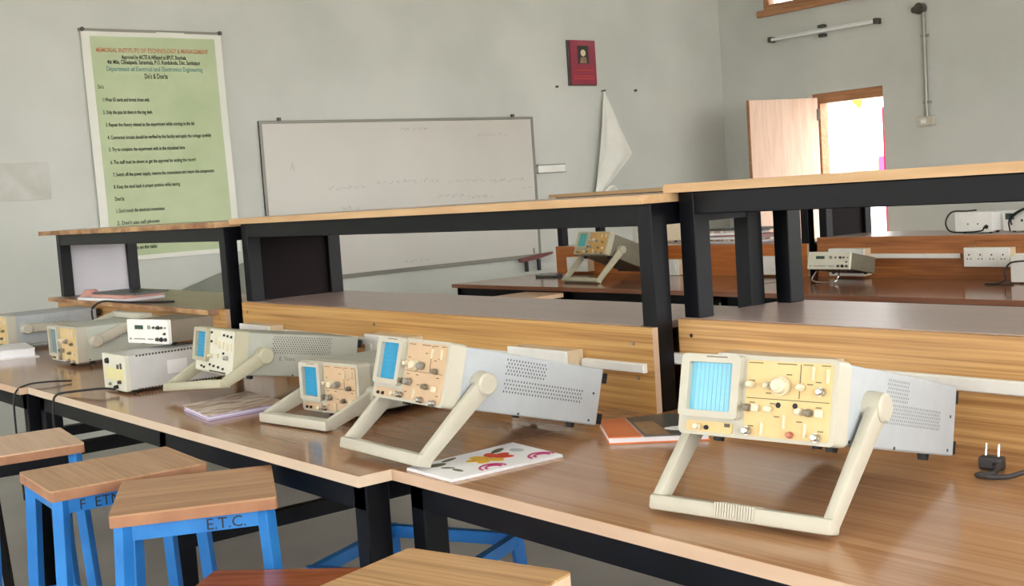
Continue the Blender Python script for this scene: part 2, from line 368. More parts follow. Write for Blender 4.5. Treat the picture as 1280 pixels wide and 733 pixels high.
socket_board('white board with a red switch near the left end of the far bench', -6.24, -6.03, 5.4495, Zr(-.545), Zr(-.45), 'red')
socket_board('white socket board seen between the two posts at the bench joint', -5.42, -5.2, 5.4495, Zr(-.56), Zr(-.465))
socket_board('white socket board on the orange panel behind the upright posts', -4.68, -4.44, 5.4495, Zr(-.55), Zr(-.447))

# ------------------------------------------------------------------ instruments
def rrect(x0, x1, z0, z1, r, n=4):
    P = []
    for cx, cz, a in ((x1-r, z1-r, 0), (x0+r, z1-r, 90), (x0+r, z0+r, 180), (x1-r, z0+r, 270)):
        for i in range(n+1):
            t = math.radians(a+90*i/n); P.append((cx+r*math.cos(t), cz+r*math.sin(t)))
    return P
def plate(bm, x0, x1, z0, z1, y0, y1, r=.004, n=3):
    """rounded rectangle in the XZ plane from y0 to y1"""
    P = rrect(x0, x1, z0, z1, r, n); a = [bm.verts.new((x, y0, z)) for x, z in P]; b = [bm.verts.new((x, y1, z)) for x, z in P]
    bm.faces.new(a[::-1]); bm.faces.new(b); k = len(P)
    for i in range(k): bm.faces.new((a[i], a[(i+1) % k], b[(i+1) % k], b[i]))
def ring(bm, o, i, y0, y1, r=.006):
    """frame: outer rect o, inner rect i (x0,x1,z0,z1), from y0 (front) to y1"""
    P, Q = rrect(*o, r), rrect(*i, r*.5); k = len(P)
    V = [[bm.verts.new((x, y, z)) for x, z in S] for S, y in ((P, y0), (Q, y0), (P, y1), (Q, y1))]
    for j in range(k):
        n = (j+1) % k
        bm.faces.new((V[0][j], V[0][n], V[1][n], V[1][j])); bm.faces.new((V[2][j], V[3][j], V[3][n], V[2][n]))
        bm.faces.new((V[0][j], V[2][j], V[2][n], V[0][n])); bm.faces.new((V[1][j], V[1][n], V[3][n], V[3][j]))
KN = {}
def knob(parent, name, m, x, z, r, l, y=-.004, cap=None):
    key = (name, m, r, l)
    if key not in KN or KN[key] is None:
        o = obj(name, lambda bm: (cyl(bm, (0, 0, 0), (0, -1, 0), r*1.15, l*.3, 20), cyl(bm, (0, -l*.3, 0), (0, -1, 0), r, l*.7, 20, r*.92, l*.12)), m, parent, smooth=True)
        o.location = (x, y, z); KN[key] = o
        return o
    return share(KN[key], parent, (x, y, z))
# control: (kind, u, v) on the front, u from left, v from top
CTRL = [('big', .672, .345), ('small', .478, .345), ('small', .583, .35), ('small', .79, .345), ('bnc', .912, .385),
        ('dark', .467, .625), ('cap', .512, .62), ('small', .598, .625), ('small', .79, .63), ('dark', .845, .635), ('cap', .905, .635),
        ('bnc', .475, .9), ('bnc', .9, .91), ('red', .742, .905), ('hole', .652, .57), ('hole', .756, .565),
        ('lever', .86, .18), ('lever', .945, .2), ('lever', .70, .76), ('lever', .565, .86), ('lever', .83, .84), ('small', .145, .905), ('dot', .2, .905), ('btn', .34, .86)]
CTRL2 = [('small', .47, .4), ('big2', .6, .41), ('mid', .68, .41), ('dark', .87, .47), ('dark', .44, .68), ('mid', .53, .68), ('dark', .77, .72), ('cap', .88, .74),
         ('lever', .62, .86), ('bnc', .44, .9), ('bnc', .73, .93), ('bnc', .9, .95), ('small', .35, .9), ('lever', .8, .2), ('lever', .92, .2), ('dot', .1, .92), ('dot', .17, .92)]
CTRL4 = [('dot', .42, .1), ('dot', .74, .13), ('dot', .83, .14), ('dot', .92, .15), ('cap', .58, .12), ('dot', .43, .3), ('lever', .55, .28), ('lever', .65, .35), ('lever', .75, .36), ('lever', .85, .38), ('lever', .94, .38),
         ('small', .45, .62), ('cap', .6, .6), ('dot', .75, .53), ('bnc', .86, .62), ('dot', .42, .82), ('dot', .52, .84), ('dot', .64, .85), ('dot', .76, .87), ('dot', .2, .88), ('dot', .27, .9)]
def oscilloscope(label, pose, style, handle, detail=True):
    x, y, z, yaw, tilt, w, h, d = pose
    t = thing('oscilloscope', label, 'oscilloscope', (x, y, Zr(z)), (-tilt, 0, yaw), 'oscilloscopes on the benches')
    KN.clear()
    body, cream, pan, scr = style['body'], style['cream'], style['panel'], style['screen']
    hw = w/2
    bm = bmesh.new(); box(bm, -hw+.004, hw-.004, .04, d, .004, h-.004, bev=.003); obj('body', bm, body, t)
    bm = bmesh.new(); plate(bm, -hw, hw, 0, h, .001, .042, .01, 4); obj('front_casing', bm, cream, t, smooth=True, label='cream moulded front surround')
    fx = lambda u: -hw+u*w
    fz = lambda v: h*(1-v)
    s0, s1, sv0, sv1 = style.get('scr', (.075, .365, .11, .70))
    # right-hand control panel and strip under the screen
    if style.get('full'):
        bm = bmesh.new(); plate(bm, fx(.03), fx(.97), fz(.97), fz(.03), -.0015, .002, .005); cp = obj('control_panel', bm, pan, t)
    else:
        bm = bmesh.new(); plate(bm, fx(.44), fx(.965), fz(.955), fz(.055), -.0015, .002, .005); cp = obj('control_panel', bm, pan, t)
        bm = bmesh.new(); plate(bm, fx(.06), fx(.37), fz(.96), fz(.83), -.0015, .002, .004); obj('control_strip', bm, pan, t)
        if detail:
            for nm, a in (('divider_line', (.45, .96, .50, .508)), ('divider_line', (.775, .779, .08, .48))):
                bx(nm, 'print_dark', cp, fx(a[0]), fx(a[1]), -.0022, -.0015, fz(a[3]), fz(a[2]))
            for u0, u1 in ((.45, .54), (.63, .75), (.79, .85), (.9, .955)): bx('printed_title', 'print_dark', cp, fx(u0), fx(u1), -.0021, -.0015, fz(.088), fz(.078))
            for u, v in ((.46, .29), (.57, .43), (.69, .2), (.82, .3), (.87, .27), (.47, .55), (.6, .55), (.88, .56), (.63, .7), (.77, .74), (.9, .83), (.47, .83)):
                bx('printed_caption', 'print_dark', cp, fx(u), fx(u+.035), -.0019, -.0015, fz(v+.012), fz(v))
            bx('printed_scale', 'print_dark', t, fx(.19), fx(.33), -.0135, -.013, fz(.047), fz(.035))
    # screen with raised surround
    def scr_ring(bm): ring(bm, (fx(max(s0-.055, .008)), fx(s1+.05), fz(sv1+.085), fz(max(sv0-.095, .015))), (fx(s0), fx(s1), fz(sv1), fz(sv0)), -.013, .002, .007)
    obj('screen_surround', scr_ring, cream, t, smooth=True)
    sc = bx('screen', scr, t, fx(s0)-.001, fx(s1)+.001, -.0025, .002, fz(sv1)-.001, fz(sv0)+.001, label='blue filter glass of the display')
    if detail:
        def grid(bm):
            for i in range(1, 10):
                c = s0+(s1-s0)*i/10; q = .0006 if i == 5 else .0003
                box(bm, fx(c)-q, fx(c)+q, -.003, -.0025, fz(sv1), fz(sv0))
            for i in range(1, 8):
                c = sv0+(sv1-sv0)*i/8; q = .0006 if i == 4 else .0003
                box(bm, fx(s0), fx(s1), -.003, -.0025, fz(c)-q, fz(c)+q)
        obj('graticule', grid, style.get('grid', 'grid_line_blue'), sc)
    # controls
    for kind, u, v in style['ctrl']:
        X_, Z_ = fx(u), fz(v)
        if kind == 'big': k = knob(cp, 'knob', 'knob_ivory', X_, Z_, .0135, .02); share_cap = obj('knob_cap', lambda bm: cyl(bm, (0, -.02, 0), (0, -1, 0), .0085, .004, 20, .008), 'knob_ivory', k)
        elif kind == 'big2': knob(cp, 'knob', 'knob_ivory', X_, Z_, .010, .018)
        elif kind == 'mid': knob(cp, 'knob', 'knob_grey', X_, Z_, .0075, .014)
        elif kind == 'small': knob(cp, 'knob', 'knob_ivory', X_, Z_, .0055, .012)
        elif kind == 'cap': bx('button', 'knob_ivory', cp, X_-.007, X_+.007, -.008, -.0015, Z_-.006, Z_+.006, bev=.001)
        elif kind == 'btn': bx('button', 'knob_dark', cp, X_-.006, X_+.004, -.003, -.0015, Z_-.003, Z_+.003)
        elif kind == 'dark': knob(cp, 'knob', 'knob_brown', X_, Z_, .0058, .013)
        elif kind == 'bnc': knob(cp, 'connector', 'chrome', X_, Z_, .0062, .013)
        elif kind == 'red': knob(cp, 'terminal', 'terminal_red', X_, Z_, .005, .009)
        elif kind == 'hole': knob(cp, 'jack', 'black_rubber', X_, Z_, .004, .002, y=-.0015)
        elif kind == 'dot': knob(cp, 'knob', 'black_rubber', X_, Z_, .0035, .005, y=-.0015)
        elif kind == 'lever': bx('slide_switch', 'knob_ivory', cp, X_-.0016, X_+.0016, -.007, -.0015, Z_-.011, Z_+.011)
    if style.get('full'):
        bx('button_row', 'knob_dark', cp, fx(.42), fx(.82), -.004, -.0015, fz(.975), fz(.94))
    # vents on the right side of the body (each a dark pressed slot), screws, rear feet, base feet
    def vents(bm):
        for (a0, a1, b0, b1, na, nb) in style['vents']:
            for i in range(na):
                for j in range(nb):
                    yy = d*(a0+(a1-a0)*(i+.5*(j % 2))/na); zz = h*(b0+(b1-b0)*j/max(nb-1, 1))
                    box(bm, hw-.0042, hw-.0036, yy-.0012, yy+.0012, zz-.0022, zz+.0022)
    v = obj('vent_slots', vents, style.get('vent', 'knob_dark'), t); v['kind'] = 'stuff'
    for a, b in ((.12, .08), (.47, .06), (.94, .1), (.95, .55)):
        obj('screw', lambda bm: cyl(bm, (hw-.0042, d*a, h*b), (1, 0, 0), .003, .0012, 10), 'knob_dark', t)
    for xx in (-hw+.025, hw-.018):
        for zz in (.02, h-.025):
            obj('rear_foot', lambda bm: [box(bm, xx-.011, xx+.011, d+.006*i, d+.006*i+.004, zz-.012, zz+.012) for i in range(3)] and box(bm, xx-.007, xx+.007, d, d+.016, zz-.008, zz+.008), 'black_rubber', t)
    fl = style.get('foot', .012)
    for xx in (-hw+.04, hw-.04):
        for yy in (.07, d-.05):
            obj('foot', lambda bm: cyl(bm, (xx, yy, .004), (0, 0, -1), .011, fl, 14, .009), 'black_rubber', t)
    # carrying handle that doubles as a stand: two arms and a cross bar
    if handle:
        py, pz, (ly, lz), (ry, rz) = handle
        px = hw+.013
        bmh = bmesh.new()
        L0, R0 = Vector((-px, py, pz)), Vector((px, py, pz)); L1, R1 = Vector((-px, ly, lz)), Vector((px, ry, rz))
        for P, Q in ((L0, L1), (R0, R1)):
            bar(bmh, P, Q, .042, .02, up=(1, 0, 0), w2=.03, h2=.018, bev=.004)
        bar(bmh, L1+Vector((-.009, 0, 0)), R1+Vector((.009, 0, 0)), .036, .026, bev=.005)
        hobj = obj('handle', bmh, cream, t, smooth=True, label='cream carrying handle swung down as a stand' if lz < 0 else None)
        for sx in (-1, 1):
            obj('hub', lambda bm: cyl(bm, (sx*(hw-.004), py, pz), (sx, 0, 0), .027, .033, 32, .0245, .004), cream, hobj, smooth=True)
        else_inset = not style.get('grip')
        if else_inset:
            for u in (.2, .72):
                c = L1.lerp(R1, u); bmi = bmesh.new(); box(bmi, -.035, .035, -.011, .009, .0125, .0138, M=Matrix.Translation(c)@Matrix.Rotation(math.atan2(R1.y-L1.y, R1.x-L1.x), 4, 'Z')@Matrix.Rotation(-math.atan2(R1.z-L1.z, R1.x-L1.x), 4, 'Y')); obj('bar_inset', bmi, cream, hobj)
        if style.get('grip'):
            dirv = (R1-L1).normalized()
            for i in range(15):
                c = L1.lerp(R1, .39+.22*i/14)
                bmg = bmesh.new(); M_ = Matrix.Translation(c+Vector((0, -.002, .002)))
                box(bmg, -.0018, .0018, -.018, .012, -.010, .0125, M=M_); obj('grip_rib', bmg, cream, hobj)
    return t
stA = dict(grid='grid_line', body='instrument_grey', cream='cream_plastic', panel='panel_tan', screen='screen_pale', ctrl=CTRL, vents=[(.39, .57, .64, .88, 12, 6), (.37, .86, .36, .58, 30, 6)], grip=True, vent='vent_light')
stB = dict(body='instrument_grey', cream='cream_plastic', panel='panel_peach', screen='screen_blue', ctrl=CTRL2, vents=[(.36, .62, .66, .88, 14, 5), (.36, .88, .38, .56, 28, 4)], scr=(.10, .36, .1, .68))
stD = dict(body='instrument_grey_green', cream='cream_plastic_olive', panel='panel_ivory', screen='screen_blue', ctrl=CTRL4, full=True, vents=[(.3, .78, .55, .9, 24, 8)], scr=(.07, .33, .1, .68))
def hnd(h, py, pz, fy, fz): return (py, pz, (fy, fz), (fy, fz))
S1 = oscilloscope('large oscilloscope with pale blue gridded screen tilted up on its handle, nearest', (-1.319, 1.517, -.429, .165, .241, .295, .139, .478), stA, hnd(0, .118, .072, -.02, -.121))
S2 = oscilloscope('oscilloscope with deep blue screen and light grey sides tilted up in the middle', (-2.23, 1.433, -.438, -.022, .26, .287, .14, .44), stB, hnd(0, .092, .064, -.036, -.112))
S3 = oscilloscope('oscilloscope lying level with its handle forward on the table, between two tilted ones', (-2.817, 1.574, -.546, .125, .012, .25, .136, .36), dict(stB, body='instrument_grey_green', cream='cream_plastic', foot=.016, vents=[(.3, .7, .6, .8, 10, 4)]), hnd(0, .044, .05, -.11, -.002))
S4 = oscilloscope('ivory-fronted oscilloscope with a twisted olive handle and square vent field', (-3.442, 1.532, -.479, -.043, .159, .298, .136, .41), stD, (.091, .066, (-.075, -.060), (-.03, -.018)))
text_mesh('text_line', 'E. Trans', .016, 'print_dark', S4, (.1455, .145, .052), (math.pi/2, 0, math.pi/2))
S7 = oscilloscope('oscilloscope standing flat with its handle swung back, left of the power supply', (-4.91, 1.562, -.5475, .016, .0, .305, .144, .4), dict(stB, body='instrument_light_green', panel='panel_tan', screen='screen_dim', foot=.0149, vents=[(.4, .7, .6, .8, 10, 4)], scr=(.1, .36, .1, .78)), hnd(0, .075, .083, .29, .155), False)
S8 = oscilloscope('blurred grey oscilloscope at the left edge, its handle swung back', (-5.93, 1.59, -.5475, .03, 0, .3, .144, .42), dict(stB, panel='panel_tan', screen='screen_dim', foot=.0149, vents=[(.4, .7, .6, .8, 8, 4)], body='instrument_grey'), hnd(0, .085, .08, .3, .075), False)
S9 = oscilloscope('olive oscilloscope with teal screen propped steeply on the far bench', (-5.50, 4.93, -.392, -.06, .37, .306, .143, .40), dict(stB, body='instrument_olive', cream='cream_plastic_olive', panel='panel_ochre', screen='screen_teal', vents=[(.4, .7, .6, .8, 8, 4)]), hnd(0, .11, .06, -.01, -.168), False)

def boxed_meter(name, label, cat, pose, body, front, extras, feet=.008, group=None):
    x, y, z, yaw, tilt, w, h, d = pose
    t = thing(name, label, cat, (x, y, Zr(z)), (-tilt, 0, yaw), group); hw = w/2
    bx('body', body, t, -hw+.003, hw-.003, .006, d, .003, h-.003, bev=.003)
    bm = bmesh.new(); plate(bm, -hw, hw, 0, h, -.002, .012, .004); obj('front_panel', bm, front, t)
    KN.clear()
    for e in extras:
        u, v = e[1], e[2]; X_, Z_ = -hw+u*w, h*(1-v)
        if e[0] == 'lcd': bx('display', 'lcd_green', t, X_-e[3]*w/2, X_+e[3]*w/2, -.004, -.002, Z_-e[4]*h/2, Z_+e[4]*h/2)
        elif e[0] == 'k': knob(t, 'knob', e[3], X_, Z_, e[4], e[5], y=-.002)
        elif e[0] == 'b': bx('button', e[3], t, X_-e[4]*w/2, X_+e[4]*w/2, -.005, -.002, Z_-e[5]*h/2, Z_+e[5]*h/2)
        elif e[0] == 'p': bx('printed_strip', e[3], t, X_-e[4]*w/2, X_+e[4]*w/2, -.0028, -.002, Z_-e[5]*h/2, Z_+e[5]*h/2)
    for xx in (-hw+.03, hw-.03):
        for yy in (.04, d-.04):
            obj('foot', lambda bm: cyl(bm, (xx, yy, .003), (0, 0, -1), .009, feet+.003, 12, .008), 'black_rubber', t)
    return t
GEN = [('lcd', .3, .33, .2, .17), ('b', .55, .32, 'knob_grey', .06, .16), ('k', .67, .33, 'knob_dark', .004, .008), ('k', .78, .33, 'knob_dark', .006, .01), ('k', .86, .33, 'knob_dark', .004, .01), ('k', .95, .33, 'knob_grey', .003, .006),
       ('k', .93, .58, 'knob_dark', .004, .008), ('p', .3, .82, 'knob_grey', .28, .05), ('p', .57, .82, 'knob_grey', .14, .05), ('k', .74, .82, 'knob_dark', .006, .008), ('k', .84, .82, 'black_rubber', .007, .008), ('k', .94, .82, 'knob_dark', .006, .008), ('k', .08, .82, 'knob_grey', .003, .005)]
PS = boxed_meter('power_supply', 'grey power supply with yellow panel and rows of edge vents, on the middle bench', 'power supply', (-3.939, 1.411, -.5545, .005, 0, .2, .118, .37), 'instrument_light', 'panel_ivory',
      [('p', .5, .55, 'panel_yellow', .8, .34), ('k', .25, .2, 'black_rubber', .009, .01), ('b', .68, .33, 'knob_dark', .07, .12), ('b', .82, .3, 'knob_dark', .05, .16), ('k', .3, .85, 'knob_grey', .005, .008), ('k', .75, .75, 'knob_dark', .006, .012), ('k', .6, .9, 'black_rubber', .006, .014)])
def psv(bm):
    for i in range(30):
        yy = .04+.32*i/29
        for zz in (.1135, .0035): box(bm, .0955, .0976, yy-.003, yy+.003, zz-.003, zz+.003)
v = obj('vent_slots', psv, 'knob_dark', PS); v['kind'] = 'stuff'
bx('paper_sticker', 'paper_white', PS, .097, .0975, .14, .21, .04, .085)
boxed_meter('function_generator', 'white-fronted function generator stacked on the grey power supply', 'function generator', (-4.02, 1.565, -.4245, .22, .02, .235, .082, .19), 'instrument_brown', 'white_plastic', GEN)
FG = boxed_meter('function_generator', 'cream-fronted function generator propped up on the far bench', 'function generator', (-3.885, 5.12, -.49, .0, .2, .26, .09, .22), 'instrument_olive', 'panel_ivory', GEN, feet=.006)
obj('stand', lambda bm: tube(bm, [(-.09, .03, 0), (-.09, .0, -.062), (.05, .0, -.062), (.05, .03, 0)], .004, 6, 4), 'chrome', FG)
PB_ = boxed_meter('power_supply', 'white boxed supply with a looped black lead on the far middle shelf', 'power supply', (-3.325, 5.56, -.339, 0, 0, .2, .1, .14), 'white_plastic', 'white_plastic', [('k', .35, .6, 'knob_grey', .004, .004), ('k', .62, .6, 'knob_grey', .004, .004), ('k', .85, .75, 'black_rubber', .009, .01)])
obj('lead', lambda bm: tube(bm, [(.065, -.012, .025), (.05, -.03, .006), (-.08, -.05, .004), (-.125, -.04, .03), (-.13, -.03, .07), (-.10, -.02, .105), (-.03, -.006, .106), (.0, .03, .108)], .004, 6), 'black_rubber', PB_)
PC_ = boxed_meter('test_meter', 'white meter with black leads across it, on the far middle shelf at the right edge', 'meter', (-3.09, 5.6, -.339, -.25, .0, .24, .1, .16), 'white_plastic', 'white_plastic', [('lcd', .18, .3, .22, .3), ('k', .5, .5, 'knob_dark', .006, .006)])
obj('lead', lambda bm: tube(bm, [(-.05, -.02, .03), (-.04, -.03, .06), (.02, -.02, .1), (.06, .05, .11), (.08, .1, .096)], .004, 6), 'black_rubber', PC_)
obj('lead', lambda bm: tube(bm, [(-.06, -.02, .0), (-.055, -.03, .05), (-.02, -.02, .09), (.03, .05, .12), (.06, .1, .096)], .004, 6), 'black_rubber', PC_)
PD_ = boxed_meter('power_supply', 'white boxed supply with black lead on the far worktop at the right edge', 'power supply', (-2.86, 5.25, -.5545, 0, 0, .2, .12, .15), 'white_plastic', 'white_plastic', [('k', .7, .5, 'knob_dark', .006, .006)])
obj('lead', lambda bm: tube(bm, [(-.02, -.012, .1), (-.09, -.02, .09), (-.115, -.03, .05), (-.105, -.04, .015), (-.14, -.06, -.002), (-.19, -.07, -.003), (-.12, -.08, -.003), (-.06, -.05, -.003)], .004, 6), 'black_rubber', PD_)
INS = boxed_meter('power_supply', 'beige instrument with a shiny round dial on the far middle shelf behind the olive oscilloscope', 'power supply', (-5.67, 5.6, -.372, .0, 0, .26, .13, .2), 'beige_plastic', 'panel_ivory', [('k', .3, .4, 'chrome', .022, .012), ('k', .8, .5, 'knob_grey', .008, .01)])

# ------------------------------------------------------------------ stools
def stool(label, cx, cy, ztop, a, sx=.34, sy=.34, seat='stool_laminate', edge='stool_edge', frame='blue_paint', word=None, rung=.28, splay=.035, apron='blue_paint', word_y=-.05):
    t = thing('stool', label, 'stool', (cx, cy, 0), (0, 0, a), 'square stools with steel frames')
    hx, hy = sx/2, sy/2
    bm = bmesh.new(); prism(bm, rrect(-hx, hx, -hy, hy, .008, 3), ztop-.004, ztop); st = obj('seat', bm, seat, t)
    bm = bmesh.new(); prism(bm, rrect(-hx, hx, -hy, hy, .008, 3), ztop-.026, ztop-.004); obj('seat_edge', bm, edge, st)
    fx_, fy_ = hx-.025, hy-.025
    for (x0, y0, x1, y1) in ((-fx_, -fy_, fx_, -fy_), (-fx_, fy_, fx_, fy_), (-fx_, -fy_, -fx_, fy_), (fx_, -fy_, fx_, fy_)):
        bm = bmesh.new(); bar(bm, (x0, y0, ztop-.044), (x1, y1, ztop-.044), .006, .036); obj('apron', bm, apron, t)
    for ux in (-1, 1):
        for uy in (-1, 1):
            bm = bmesh.new(); bar(bm, (ux*fx_, uy*fy_, ztop-.026), (ux*(fx_+splay), uy*(fy_+splay), 0), .028, .028, up=(ux, uy, .2), bev=.002); obj('leg', bm, frame, t)
    k = 1-rung/ztop; rx, ry = fx_+splay*k, fy_+splay*k
    for (x0, y0, x1, y1) in ((-rx, -ry, rx, -ry), (-rx, ry, rx, ry), (-rx, -ry, -rx, ry), (rx, -ry, rx, ry)):
        bm = bmesh.new(); bar(bm, (x0, y0, rung), (x1, y1, rung), .006, .03); obj('rung', bm, frame, t)
    if word:
        text_mesh('text_line', word, .034, 'ink', t, (fx_+.0042, word_y, ztop-.058), (math.pi/2, 0, math.pi/2))
    return t
SZ = Zr(-.6)
stool('leftmost light-topped stool with a dark apron and blue legs, cut by the frame', -3.505, .975, SZ, -.12, .33, .27, apron='black_steel', seat='stool_laminate_pale')
stool('pale square stool with worn white corner and lettered blue apron, second from the left', -2.925, 1.02, SZ, -.06, .30, .37, seat='stool_laminate', word='F  ETN', word_y=-.12)
stool('diamond-set stool with brown grain, nearest to the long bench edge', -2.522, 1.058, SZ, -.44, .335, .34, seat='stool_laminate_cross', word='E.T.C.', word_y=.02)
stool('amber-grained stool with pale chipped edge, nearest to the camera', -1.548, 1.0, SZ, .29, .335, .34, seat='stool_laminate_amber', edge='stool_edge_pale')
stool('low reddish stool mostly hidden behind the nearest amber stool', -2.15, 1.02, Zr(-.75), .75, .34, .34, seat='stool_laminate_red')
sf = thing('seatless_stool', 'blue steel stool without a seat, under the middle bench', 'stool', (-2.71, 1.745, 0), (0, 0, .448))
for h_, z_, nm in ((.2, .41, 'top_rail'), (.215, .12, 'rung')):
    for (a0, b0, a1, b1) in ((-h_, -h_, h_, -h_), (-h_, h_, h_, h_), (-h_, -h_, -h_, h_), (h_, -h_, h_, h_)):
        bm = bmesh.new(); bar(bm, (a0, b0, z_), (a1, b1, z_), .024, .034); obj(nm, bm, 'blue_paint', sf)
for ux in (-1, 1):
    for uy in (-1, 1):
        bm = bmesh.new(); bar(bm, (ux*.2, uy*.2, .427), (ux*.222, uy*.222, 0), .032, .032, up=(ux, uy, .2), bev=.002); obj('leg', bm, 'blue_paint', sf)
stool('dark-framed stool before the farthest bench, barely showing at the left edge', -4.86, 1.03, SZ, .1, .32, .32, frame='black_steel', apron='black_steel')
stool('stool tucked up to the far bench, its pale seat seen above the middle shelf', -5.53, 4.43, Zr(-.592), .05, .33, .33, edge='stool_edge_pale', apron='black_steel', frame='black_steel')

# ------------------------------------------------------------------ whiteboard wall
def wy(y, z): return (XW, y, Zr(z))
bn = thing('poster', 'pale green printed banner of lab rules hanging on the wall', 'banner', (XW, 3.2, 0))
BY0, BY1, BZ0, BZ1 = 2.72, 3.665, -.262, 1.20
def bwave(y, z): return .014 + .004*math.sin((y-2.7)*9+z*2) + .003*math.sin(z*5+1)
def bskew(y, z): return y + .014*(1.2-z)/1.46
def sheet(bm, y0, y1, z0, z1, off, ny=24, nz=30, thick=.0015):
    g = [[[bm.verts.new((bwave(y0+(y1-y0)*i/ny, z0+(z1-z0)*j/nz)+off+k*thick, bskew(y0+(y1-y0)*i/ny, z0+(z1-z0)*j/nz)-3.2, Zr(z0+(z1-z0)*j/nz))) for j in range(nz+1)] for i in range(ny+1)] for k in (0, 1)]
    for k in (0, 1):
        for i in range(ny):
            for j in range(nz):
                q = (g[k][i][j], g[k][i+1][j], g[k][i+1][j+1], g[k][i][j+1]); bm.faces.new(q if k else q[::-1])
    for i in range(ny):
        for j in (0, nz): bm.faces.new((g[0][i][j], g[0][i+1][j], g[1][i+1][j], g[1][i][j]))
    for j in range(nz):
        for i in (0, ny): bm.faces.new((g[0][i][j], g[0][i][j+1], g[1][i][j+1], g[1][i][j]))
obj('border_sheet', lambda bm: sheet(bm, BY0, BY1, BZ0, BZ1, 0), 'banner_white', bn, smooth=True, label='white margin of the banner')
obj('printed_field', lambda bm: sheet(bm, BY0+.055, BY1-.05, BZ0+.03, BZ1-.035, .0016, thick=.0008), 'banner_green', bn, smooth=True)
bx('top_batten', 'aluminium', bn, .002, .02, BY0-3.2-.01, BY1-3.2, Zr(1.195), Zr(1.212))
for yy in (BY0+.01, BY1-.01):
    obj('nail', lambda bm: cyl(bm, (.0, yy-3.2, Zr(1.205)), (1, 0, 0), .014, .03, 10), 'knob_dark', bn)
def bline(s, y, z, width, h, m='ink'):
    o = text_mesh('text_line', s, h, m, bn, (0, 0, 0), (0, 0, 0), width=width, bold=.0006)
    x0 = min(v.co.x for v in o.data.vertices); 
    for v in o.data.vertices:
        yy = y + (v.co.x-x0); zz = z - h*.33 + v.co.y
        v.co = (bwave(yy, zz)+.0045, bskew(yy, zz)-3.2, Zr(zz))
    o.data.update()
LINES = [('MEMORIAL INSTITUTE OF TECHNOLOGY & MANAGEMENT', 2.807, 3.561, 1.079, 'ink_orange', .04), ('Approved by AICTE & Affiliated to BPUT, Rourkela', 2.968, 3.399, 1.037, 'ink', .038),
    ('4th Mile, Chhatipada, Sarasmala, P.O. Kundukuda, Dist. Sambalpur', 2.872, 3.497, 1.005, 'ink', .038), ('Department of Electrical and Electronics Engineering', 2.863, 3.51, .962, 'ink_teal', .042),
    ("Do's & Don'ts", 3.109, 3.261, .916, 'ink', .046), ("Do's", 2.796, 2.832, .848, 'ink', .034), ('1. Wear ID cards and formal shoes only.', 2.819, 3.128, .767, 'ink', .034),
    ('2. Only the pass kit there in the bag desk.', 2.812, 3.139, .688, 'ink', .034), ('3. Repeat the theory related to the experiment while coming to the lab', 2.82, 3.415, .609, 'ink', .034),
    ('4. Connected circuits should be verified by the faculty and apply the voltage carefully', 2.823, 3.526, .528, 'ink', .034), ('5. Try to complete the experiment with in the stipulated time', 2.824, 3.333, .452, 'ink', .034),
    ('6. The staff must be shown to get the approval for ending the record', 2.825, 3.398, .371, 'ink', .034), ('7. Switch off the power supply, remove the connections and return the components', 2.832, 3.521, .292, 'ink', .034),
    ('8. Keep the stool back in proper position while leaving', 2.829, 3.274, .215, 'ink', .034), ("Don'ts", 2.829, 2.889, .138, 'ink', .036), ("1. Don't touch the electrical connections", 2.83, 3.153, .061, 'ink', .034),
    ("2. Don't use cell phones", 2.828, 3.11, -.017, 'ink', .034), ("3. Don't lean on the table", 2.828, 3.077, -.18, 'ink', .034)]
for s, a, b, z, m, h in LINES: bline(s, a, z, b-a, h, m)

WY0, WY1, WZ0, WZ1 = 3.888, 6.33, -.525, .617
wb = thing('whiteboard', 'large wall whiteboard with faint half-wiped writing', 'whiteboard', (XW, (WY0+WY1)/2, Zr(WZ0)))
wo = (WY0+WY1)/2
bx('writing_surface', 'whiteboard', wb, .004, .018, WY0-wo, WY1-wo, 0, WZ1-WZ0)
for nm, a in (('frame_rail', (WY0, WY1, WZ1-.02, WZ1)), ('frame_rail', (WY0, WY1, WZ0, WZ0+.03)), ('frame_stile', (WY0, WY0+.022, WZ0+.03, WZ1-.02)), ('frame_stile', (WY1-.022, WY1, WZ0+.03, WZ1-.02))):
    bx(nm, 'aluminium', wb, .003, .024, a[0]-wo, a[1]-wo, a[2]-WZ0, a[3]-WZ0, bev=.002)
for yy in (4.05, 6.13):
    bx('hanger', 'knob_dark', wb, .0, .02, yy-wo-.012, yy-wo+.012, WZ1-WZ0, WZ1-WZ0+.022)
def scribble(bm, y, z, w, h):
    x = 0
    while x < w:
        n = random.randint(2, 4); P = [(.0188, y-wo+x+.012*k+random.uniform(-.004, .004), z-WZ0+random.uniform(-h, h)) for k in range(n+1)]
        tube(bm, P, .0014, 4, 2); x += .012*n+random.uniform(.006, .03)
MARKS = ((5.05, .54, .24, .012), (5.75, .48, .28, .012), (4.40, .13, .3, .014), (4.80, .15, .55, .016), (5.45, .13, .3, .012), (5.85, .12, .34, .014), (4.5, -.02, .15, .018), (5.35, .02, .25, .014), (5.62, .0, .28, .014), (4.7, -.09, .5, .016), (5.45, -.1, .32, .018), (6.18, .05, .06, .01), (4.85, -.17, .2, .012), (4.10, .28, .02, .05), (4.1, -.05, .02, .04), (5.0, -.45, .2, .014))
pm = obj('pen_marks', lambda bm: [scribble(bm, *q) for q in MARKS], 'marker_faint', wb); pm['kind'] = 'stuff'

